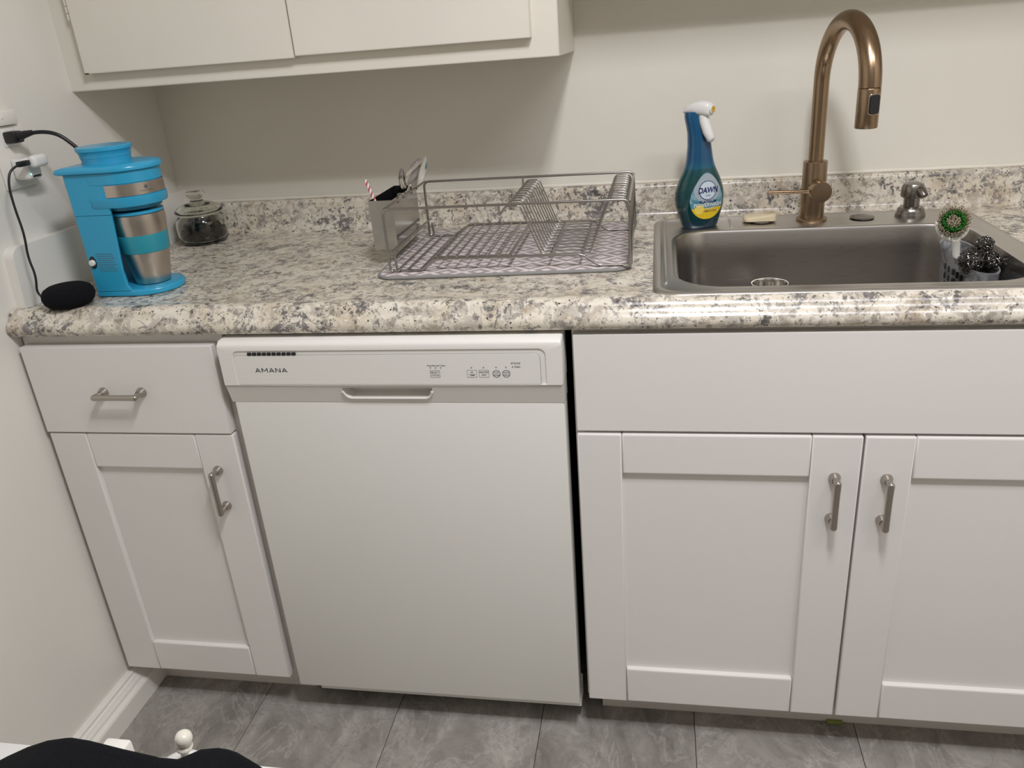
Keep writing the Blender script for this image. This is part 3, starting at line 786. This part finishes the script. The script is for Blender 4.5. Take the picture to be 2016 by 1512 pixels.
# ------------------------------------------------------------------ dish rack
dk = thing('dish_rack', 'silver wire dish rack standing on the patterned drying mat', 'dish rack', (.905, -.305, ZM))
XL, XR, YF, YB = .6825, 1.1325, -.450, -.160
ZT = 1.0515
ZL = ZM+.0024; ZP = .9555
def wirepart(name, runs, r=.0020, parent=None):
    q = MB()
    for pts_, f in runs: q.tube(fillet(pts_, f) if f else pts_, r, 8)
    return q.build(name, M['wire'], parent or dk, smooth=60)
for y in (YF, YB):
    wirepart('side_frame', [([(.700, y, ZL), (XL, y, ZL), (XL, y, ZT), (XR-.003, y, ZT), (XR, y, ZL), (1.118, y, ZL)], .012)], .0026)
    yy = y+.006 if y == YF else y-.006
    wirepart('bottom_rail', [([(XL+.010, yy, ZL+.03), (XL+.012, yy, ZL), (.7415, yy, ZL), (.774, yy, ZP), (1.0440, yy, ZP), (1.0735, yy, ZL), (XR-.004, yy, ZL)], .007)], .0024)
for z, x in ((ZT, XL+.003), (.9715, XL+.0065)):
    wirepart('end_rail', [([(x, YF, z), (x, YB, z)], 0)], .0024)
for z, x in ((ZT-.004, XR-.002), (.9800, XR-.001), (ZL+.001, XR-.004)):
    wirepart('end_rail', [([(x, YF, z), (x, YB, z)], 0)], .0024)
for x in (.6965, .7150): wirepart('slat', [([(x, YF+.004, ZL+.0022), (x, YB-.004, ZL+.0022)], 0)], .0017)
wirepart('slat', [([(.7405, YF+.004, ZL+.002), (.7405, YB-.004, ZL+.002)], 0), ([(.7470, YF+.004, ZL+.006), (.7470, YB-.004, ZL+.006)], 0)], .0020)
for i in range(7): 
    x = .7915+.0198*i; wirepart('slat', [([(x, YF+.004, ZP+.0028), (x, YB-.004, ZP+.0028)], 0)], .0016)
wirepart('platform_frame', [([(.776, YF+.0085, ZP+.002), (.9130, YF+.0085, ZP+.002), (.9130, YB-.0085, ZP+.002), (.776, YB-.0085, ZP+.002), (.776, YF+.0085, ZP+.002)], .004)], .0020)
for x in (.9850, 1.0415): wirepart('cross_bar', [([(x, YF+.006, ZP-.003), (x, YB-.006, ZP-.003)], 0)], .0024)
wirepart('divider_support', [([(.8990, YF, ZT), (.8990, YF+.003, 1.0325), (.8990, YB-.003, 1.0325), (.8990, YB, ZT)], .004)], .0022)
for i in range(12):
    y = YB-.012-(.266/11)*i
    wirepart('plate_divider', [([(.899, y, 1.0335), (.9100, y, 1.0465), (.9355, y, 1.0465), (.9700, y, ZP+.001), (1.0590, y, ZP+.001), (1.0940, y, 1.0490), (1.1220, y, 1.0490), (1.1315, y, 1.018), (1.1325, y, .9835)], .007)], .0014)

# ------------------------------------------------------------------ utensil holder with cutlery
uh = thing('utensil_holder', 'open steel box hung on the left end of the dish rack holding cutlery', 'utensil holder', (.651, -.283, .957))
hx0, hx1, hy0, hy1, hz0, hz1 = .6280, .6755, -.366, -.198, .957, 1.0525
m = MB()
m.loft([[(hx0, hy0, hz0), (hx1, hy0, hz0), (hx1, hy1, hz0), (hx0, hy1, hz0)], [(hx0-.001, hy0-.001, hz1), (hx1, hy0-.001, hz1), (hx1, hy1, hz1), (hx0-.001, hy1, hz1)],
        [(hx0+.0003, hy0+.0003, hz1), (hx1-.0013, hy0+.0003, hz1), (hx1-.0013, hy1-.0013, hz1), (hx0+.0003, hy1-.0013, hz1)], [(hx0+.0013, hy0+.0013, hz0+.0013), (hx1-.0013, hy0+.0013, hz0+.0013), (hx1-.0013, hy1-.0013, hz0+.0013), (hx0+.0013, hy1-.0013, hz0+.0013)]])
m.build('box', M['box_steel'], uh, flat=True)
m = MB(); k = .0016
m.loft([[(hx0+k, hy0+k, hz0+.004), (hx1-k, hy0+k, hz0+.004), (hx1-k, hy1-k, hz0+.004), (hx0+k, hy1-k, hz0+.004)], [(hx0+k, hy0+k, hz1-.001), (hx1-k, hy0+k, hz1-.001), (hx1-k, hy1-k, hz1-.001), (hx0+k, hy1-k, hz1-.001)]], True, False)
m.build('lining', M['black'], uh, recalc=False, flat=True)
for y in (-.33, -.235): MB().tube(fillet([(hx1+.0008, y, hz1-.012), (hx1+.0008, y, hz1+.0055), (hx1+.0125, y, hz1+.0055), (hx1+.0125, y, hz1-.004)], .004), .0016, 8).build('hook', M['wire'], uh, smooth=60)
def spoon(base, neck, tip, w_, label, face, depth=.006, bend=.0):
    base, neck, tip = Vector(base), Vector(neck), Vector(tip)
    ax2 = (tip-neck); Lh = ax2.length; ax2.normalize(); fn = Vector(face); fn = (fn-ax2*fn.dot(ax2)).normalized(); sd = ax2.cross(fn)
    q = MB(); rings = []
    for i in range(15):
        t = i/14; hw = w_*(math.sin(PI*min(1, .04+.96*t**.82))**.62) if 0 < t < 1 else .002
        hw = max(hw, .0022)
        row = []
        dp_ = depth*math.sin(PI*t)
        for j in range(9):
            s_ = -1+2*j/8; row.append(neck+ax2*Lh*t + sd*hw*s_ - fn*dp_*(1-s_*s_))
        for j in range(8, -1, -1):
            s_ = -1+2*j/8; row.append(neck+ax2*Lh*t + sd*hw*s_ - fn*(dp_*(1-s_*s_)+.0011))
        rings.append(row)
    q.loft(rings)
    mid = base.lerp(neck, .55)+fn*bend
    n1 = [base, base.lerp(mid, .5), mid, neck.lerp(mid, .35), neck+ax2*.003]
    q.tube(n1, [.0042, .0036, .0028, .0024, .0024], 8)
    tag(q.build('spoon', M['chrome'], None, smooth=60), label, 'spoon')
spoon((.645, -.290, .966), (.6835, -.272, 1.062), (.7215, -.262, 1.118), .0175, 'large shiny serving spoon leaning out of the steel utensil holder', (.30, -.92, .28), .007)
spoon((.650, -.235, .966), (.6640, -.246, 1.052), (.6630, -.243, 1.094), .0105, 'small spoon seen edge-on behind the large serving spoon', (.80, -.55, .05), .005)
st = thing('straw', 'red and white striped drinking straw in the steel utensil holder', 'straw', (.655, -.338, .962))
a_, b_ = Vector((.657, -.340, .962)), Vector((.6155, -.332, 1.0880))
m = MB(); m.tube([a_, b_], .0033, 12); m.build('tube', M['white_plastic'], st)
m = MB(); dd = (b_-a_); Ls = dd.length; dd.normalize(); u_ = dd.orthogonal().normalized(); v_ = dd.cross(u_)
for ph in (0, PI):
    r1 = []
    for i in range(90):
        t = i/89; an = t*2*PI*6+ph; wdt = .62
        r1.append([a_+dd*Ls*t + (u_*math.cos(an+q_)+v_*math.sin(an+q_))*.0035 for q_ in (-wdt, -wdt*.33, wdt*.33, wdt)])
    m.loft(r1, False, False, closed=False)
m.build('stripes', M['red'], st)

# ------------------------------------------------------------------ coffee maker (faces +X)
cm = thing('coffee_maker', 'turquoise single serve coffee maker by the left wall', 'coffee maker', (.19, -.482, Z))
KX, KY, KR = .2050, -.4815, .0610
KB = .1215
def stad(k, x0, z, r=KR, cx=KX, n=14, rb=.010):
    """outline with a square back and a round front"""
    out_ = []
    for i in range(2*n+1):
        t = -PI/2+PI*i/(2*n); out_.append((cx+(r-k)*math.cos(t), KY+(r-k)*math.sin(t), z))
    for sx_, s_ in ((0, 1), (1, -1)):
        for i in range(5):
            t = (PI/2+PI/2*i/4) if s_ == 1 else (PI+PI/2*i/4)
            out_.append((x0+k+rb+rb*math.cos(t), KY+s_*(r-k-rb)+rb*math.sin(t), z))
    return out_
# base plate
m = MB(); m.loft([stad(.003, KB, Z+.0005), stad(.0005, KB, Z+.002), stad(0, KB, Z+.009), stad(.002, KB, Z+.0125), stad(.006, KB, Z+.0135)])
m.build('base', M['blue'], cm, smooth=50)
# column: back block with two wings round the mug
def ushape(z, xw, x0):
    t_ = .0085; y0, y1 = KY-KR, KY+KR; xb = .1640
    pts_ = [(x0+.008, y0), (xw, y0), (xw+.001, y0+.003), (xw-.001, y0+t_)]
    for i in range(11):
        a = math.radians(-90-180*i/10)
        pts_.append((min(xw-.002, .2080+.0525*math.cos(a)), KY+.0525*math.sin(a)))
    pts_ += [(xw-.001, y1-t_), (xw+.001, y1-.003), (xw, y1), (x0+.008, y1), (x0, y1-.008), (x0, y0+.008)]
    return [(p[0], p[1], z) for p in pts_]
m = MB(); m.loft([ushape(Z+.012, .1990, KB), ushape(Z+.024, .1920, KB), ushape(Z+.045, .1910, KB-.0005), ushape(1.0795, .1985, KB-.0025)])
m.build('column', M['blue'], cm, smooth=35)
m = MB(); m.loft([ushape(1.0803, .1985, KB-.0025), ushape(1.1530, .2030, KB-.0040)])
m.build('reservoir', M['blue'], cm, smooth=35)
# brew head
def hd_ring(k, z): return stad(k, .168, z, KR, KX+.003, 14, .006)
m = MB(); m.loft([hd_ring(.006, 1.0905), hd_ring(-.0005, 1.0915), hd_ring(-.0025, 1.096), hd_ring(-.0025, 1.1082), hd_ring(.0005, 1.1095), hd_ring(.0005, 1.1325), hd_ring(-.0005, 1.1335), hd_ring(-.0005, 1.1530)])
m.build('brew_head', M['blue'], cm, smooth=30)
m = MB(); m.lathe([(.044, 1.0825), (.050, 1.0845), (.050, 1.0912)], (KX+.004, KY, 0), n=36); m.build('brew_outlet', M['blue_dark'], cm, smooth=30)
# steel band with logo
m = MB(); rows = []
for z in (1.1105, 1.1318):
    rows.append([(KX+.003+(KR+.0007)*math.cos(t), KY+(KR+.0007)*math.sin(t), z) for t in [math.radians(-97+157*i/24) for i in range(25)]])
m.loft(rows, False, False, closed=False); band = m.build('steel_band', M['steel_v'], cm, smooth=60)
def onband(a, z, off=.0011): 
    t = math.radians(a); return (KX+.003+(KR+off)*math.cos(t), KY+(KR+off)*math.sin(t), z)
m = MB(); m.loft([[onband(-28+3.0*math.cos(2*PI*i/14)*k, 1.1232+.0032*math.sin(2*PI*i/14)*k) for i in range(14)] for k in (.05, 1)], True, False)
m.loft([[onband(-40+2*i, 1.1165) for i in range(13)], [onband(-40+2*i, 1.1173) for i in range(13)]], False, False, closed=False)
m.build('emblem', M['ink'], band)
# lid and filler cap
m = MB(); m.loft([stad(-.002, .1135, 1.1535, KR, KX+.003), stad(-.0055, .1135, 1.1555, KR, KX+.003), stad(-.006, .1135, 1.1590, KR, KX+.003), stad(-.004, .1140, 1.1635, KR, KX+.003), stad(.002, .118, 1.1660, KR, KX+.003), stad(.012, .125, 1.1672, KR, KX+.003)])
m.build('lid', M['blue'], cm, smooth=50)
m = MB(); m.lathe([(.0430, 1.166), (.0425, 1.172), (.0435, 1.178), (.0440, 1.1785), (.0440, 1.182), (.0460, 1.188), (.0485, 1.1905), (.0485, 1.1955), (.0470, 1.1970), (.001, 1.1972)], (.1800, -.4855, 0), n=40)
m.build('filler_cap', M['blue'], cm, smooth=35)
# switch and small print on the near side
m = MB(); m.lathe([(.0068, 0), (.0068, .0012)], (0, 0, 0), (0, -1, 0), 20); bmesh.ops.scale(m.bm, vec=(1, 1, 1.75), verts=m.bm.verts); bmesh.ops.translate(m.bm, vec=(.1370, KY-KR+.0002, .9930), verts=m.bm.verts)
sw = m.build('switch_plate', M['black'], cm)
MB().lathe([(.0058, 0), (.0058, .004), (.0050, .0052), (.001, .0056)], (.1367, KY-KR-.0008, .9930), (0, -1, 0), 20).build('switch_button', M['white_plastic'], sw, smooth=30)
m = MB()
for k in range(9): m.box(.1460, .1840-.002*(k % 3), KY-KR-.0003, KY-KR+.0005, .9760+.0040*k, .9774+.0040*k)
m.build('fine_print', mat('print_grey', (.07, .20, .27), .6), cm, flat=True)
# power cord and plug
m = MB(); m.tube(fillet([(.030, -.505, 1.2225), (.060, -.492, 1.2285), (.090, -.480, 1.222), (.112, -.470, 1.196), (.126, -.462, 1.170), (.120, -.455, 1.12)], .03, 8), .0036, 10)
m.build('power_cord', M['black'], cm, smooth=60)
m = MB(); m.box(.006, .030, -.518, -.492, 1.2115, 1.2325, .004, 2); m.tube([(.028, -.505, 1.2225), (.040, -.5, 1.2255), (.052, -.4955, 1.2275)], [.0085, .0065, .0045], 12)
m.build('plug', M['black'], cm, smooth=40)

# travel mug on the base
tm = thing('travel_mug', 'steel travel mug with teal grip band standing in the coffee maker', 'mug', (.2100, -.481, Z+.0137))
c = (.2100, -.4810, 0)
MB().lathe([(.0290, .9387), (.0318, .9400), (.0325, .943), (.0425, 1.0005), (.0425, 1.0010)], c, n=40).build('lower_body', M['steel_v'], tm, smooth=30)
MB().lathe([(.0424, 1.0005), (.0436, 1.0015), (.0465, 1.0340), (.0460, 1.0355)], c, n=40).build('grip_band', M['teal'], tm, smooth=30)
MB().lathe([(.0462, 1.0350), (.0490, 1.0600), (.0485, 1.0720), (.0470, 1.0735)], c, n=40).build('upper_body', M['steel_v'], tm, smooth=40)
MB().lathe([(.0470, 1.0733), (.0485, 1.0740), (.0485, 1.0775), (.0465, 1.0790), (.001, 1.0795)], c, n=40).build('lid', M['blue'], tm, smooth=30)

# ------------------------------------------------------------------ glass jar
jx, jy = .1060, -.1010
jr = thing('glass_jar', 'round clear glass jar with knobbed lid in the counter corner', 'jar', (jx, jy, Z))
m = MB(); m.lathe([(.040, .0005), (.048, .003), (.0555, .010), (.0580, .024), (.0585, .046), (.0560, .058), (.0500, .065), (.0490, .068), (.0515, .070), (.0515, .074), (.0470, .074), (.0460, .066), (.0525, .057), (.0555, .046), (.0552, .024), (.0528, .012), (.046, .0075), (.001, .0065)], (jx, jy, Z), n=48, cap1=True)
m.build('body', M['glass'], jr, smooth=60)
m = MB(); m.lathe([(.0010, .0900), (.0280, .0870), (.0400, .0815), (.0440, .0765), (.0455, .0742), (.0540, .0742), (.0550, .0765), (.0535, .0800), (.0455, .0870), (.0320, .0935), (.0160, .0975), (.0145, .101), (.0150, .105), (.0205, .111), (.0210, .117), (.0190, .1205), (.001, .1215)], (jx, jy, Z), n=48)
m.build('lid', M['glass'], jr, smooth=60)
m = MB(); m.lathe([(.043, .0085), (.0515, .0130), (.0540, .024), (.0520, .031), (.030, .036), (.012, .035), (.001, .038)], (jx, jy, Z), n=40)
for v in m.bm.verts:
    if v.co.z > Z+.027: v.co.z += .006*math.sin(v.co.x*160+1)+.004*math.sin(v.co.y*210)
g = m.build('coffee_grounds', M['coffee'], None, smooth=60); g['kind'] = 'stuff'; tag(g, 'dark ground coffee filling the lower half of the glass jar', 'coffee')
sp2 = thing('coffee_scoop', 'small black scoop stuck in the coffee inside the glass jar', 'scoop', (jx, jy, Z+.03))
m = MB(); m.tube([(jx-.010, jy-.010, Z+.043), (jx+.014, jy-.020, Z+.052), (jx+.036, jy-.016, Z+.0575)], [.0045, .0042, .0055], 10); m.build('handle', M['black'], sp2, smooth=60)
m = MB(); m.lathe([(.010, 0), (.0150, .004), (.0165, .016), (.0150, .016), (.012, .005), (.001, .004)], (jx-.020, jy-.012, Z+.034), (-.3, -.2, 1), 24); m.build('bowl', M['black'], sp2, smooth=40)

# ------------------------------------------------------------------ outlet, charger, puck speaker
ol = thing('wall_outlet', 'white painted electrical outlet plate on the left wall above the coffee maker', 'outlet', (0, -.502, 1.131))
MB().box(.0003, .006, -.5420, -.4600, 1.1310, 1.2420, .0025, 2).build('plate', M['trim'], ol, smooth=30)
for z in (1.165, 1.222): MB().box(.004, .0078, -.520, -.484, z-.017, z+.017, .003, 2).build('socket', M['white_plastic'], ol, smooth=30)
MB().box(.0003, .013, -.548, -.475, 1.2425, 1.2700, .004, 2).build('upper_plate', M['trim'], ol, smooth=30)
MB().lathe([(.003, 0), (.0022, .0012)], (.013, -.512, 1.257), (1, 0, 0), 12).build('screw', M['white_plastic'], ol)
ch = thing('phone_charger', 'white charger block with green light plugged into the lower socket', 'charger', (.03, -.50, 1.14))
MB().box(.0079, .040, -.522, -.484, 1.1460, 1.1850, .006, 3).build('body', M['white_plastic'], ch, smooth=40)
MB().sphere((.0392, -.5155, 1.1560), .0018, n=10, m=6).build('indicator', M['green_led'], ch)
MB().box(.0395, .0404, -.512, -.492, 1.150, 1.153).build('port', M['dark_gap'], ch)
px_, py_ = .1090, -.5960
pk = thing('smart_speaker', 'black fabric puck speaker on the countertop corner in front of coffee maker', 'speaker', (px_, py_, Z))
m = MB(); m.lathe([(.030, .0035), (.036, .005), (.0425, .012), (.0455, .021), (.0445, .029), (.0400, .036), (.0320, .0405), (.018, .0428), (.001, .0432)], (px_, py_, Z), n=44)
m.build('fabric_cover', M['fabric_black'], pk, smooth=70)
MB().lathe([(.029, .0038), (.031, .0045), (.033, .006)], (px_, py_, Z+.0005), n=32).build('foot', M['black'], pk)
pts_ = fillet([(.0505, -.5500, 1.1785), (.044, -.570, 1.170), (.042, -.580, 1.145), (.043, -.583, 1.110), (.050, -.588, 1.060), (.046, -.592, 1.020), (.053, -.595, .985), (.050, -.602, .955), (.062, -.600, .940), (.068, -.597, .9405)], .03, 6)
MB().tube(pts_, .0021, 8).build('power_cable', M['black'], pk, smooth=70)
MB().box(.046, .0555, -.5535, -.5265, 1.1735, 1.1830, .002, 2).build('cable_connector', M['black'], pk, smooth=40)
ad = MB().box(.0475, .0640, -.5263, -.4880, 1.1675, 1.1895, .007, 3).build('cable_adapter', M['white_plastic'], pk, smooth=40)

# ------------------------------------------------------------------ white cart in the foreground with a black bag on it
kt = thing('side_table', 'white painted side table at the bottom left in the foreground', 'table', (.58, -1.45, 0))
TZ = .600
m = MB(); q_ = lambda k, z: [(p[0], p[1], z) for p in rrect(.36+k, .8035-k, -1.62+k, -1.2715-k, .008, 5)]
m.loft([q_(.002, TZ-.018), q_(0, TZ-.016), q_(0, TZ-.002), q_(.002, TZ)])
m.build('tabletop', M['white_plastic'], kt, smooth=40)
for x in (.39, .77):
    for y in (-1.59, -1.30): MB().tube([(x, y, 0), (x, y, TZ-.017)], [.012, .016], 14).build('leg', M['white_plastic'], kt, smooth=60)
# black bag
hgt = [(.470, .0), (.480, .045), (.505, .085), (.535, .112), (.568, .132), (.596, .1475), (.621, .1585), (.642, .1640), (.660, .1622), (.6935, .1545), (.7275, .1480), (.748, .1475), (.765, .1570), (.778, .1645), (.7915, .1675), (.801, .1665), (.809, .1635), (.821, .1535), (.832, .142), (.842, .118), (.850, .07), (.853, .0)]
m = MB(); rows = []
for x, hh in hgt:
    row = []
    for j in range(17):
        t = PI*j/16; row.append((x, -1.400-(.120 if t < PI/2 else .030)*math.cos(t), TZ+.0005+hh*math.sin(t)**.6))
    rows.append(row)
m.loft(rows)
tag(m.build('cloth_bag', M['fabric_black'], None, smooth=80), 'slumped black cloth bag on the white side table at the bottom left', 'bag')
# lidded pot and small box peeking over the bag
pt = thing('lidded_pot', 'white lidded pot with a ball knob behind the black bag', 'pot', (.683, -1.318, TZ))
POTX, POTY = .6855, -1.3245
MB().lathe([(.018, 0), (.022, .004), (.0255, .03), (.0255, .0430)], (POTX, POTY, TZ), n=36).build('body', M['white_plastic'], pt, smooth=40)
m = MB(); m.lathe([(.0265, .0430), (.0272, .045), (.0255, .0480), (.018, .0525), (.008, .0548), (.001, .0552)], (POTX, POTY, TZ), n=36)
ld = m.build('lid', M['white_plastic'], pt, smooth=50)
m = MB(); m.lathe([(.0050, 0), (.0042, .0100), (.0040, .0270), (.0044, .0280), (.0082, .0287), (.0086, .0310), (.0072, .0325), (.0045, .0333), (.0068, .0355), (.0086, .0400), (.0088, .0430), (.0075, .0470), (.0045, .0495), (.001, .0501)], (POTX+.0095, POTY-.001, TZ+.0530), (.20, 0, 1), n=28)
m.build('knob', mat('cream_knob', (.74, .70, .60), .25), ld, smooth=60)
m = MB(); m.box(.6050, .6340, -1.3400, -1.3170, TZ+.0003, TZ+.0770, .003, 2)
tag(m.build('white_box', M['trim'], None, smooth=40), 'small white box with rounded edges behind the left part of the black bag', 'box')
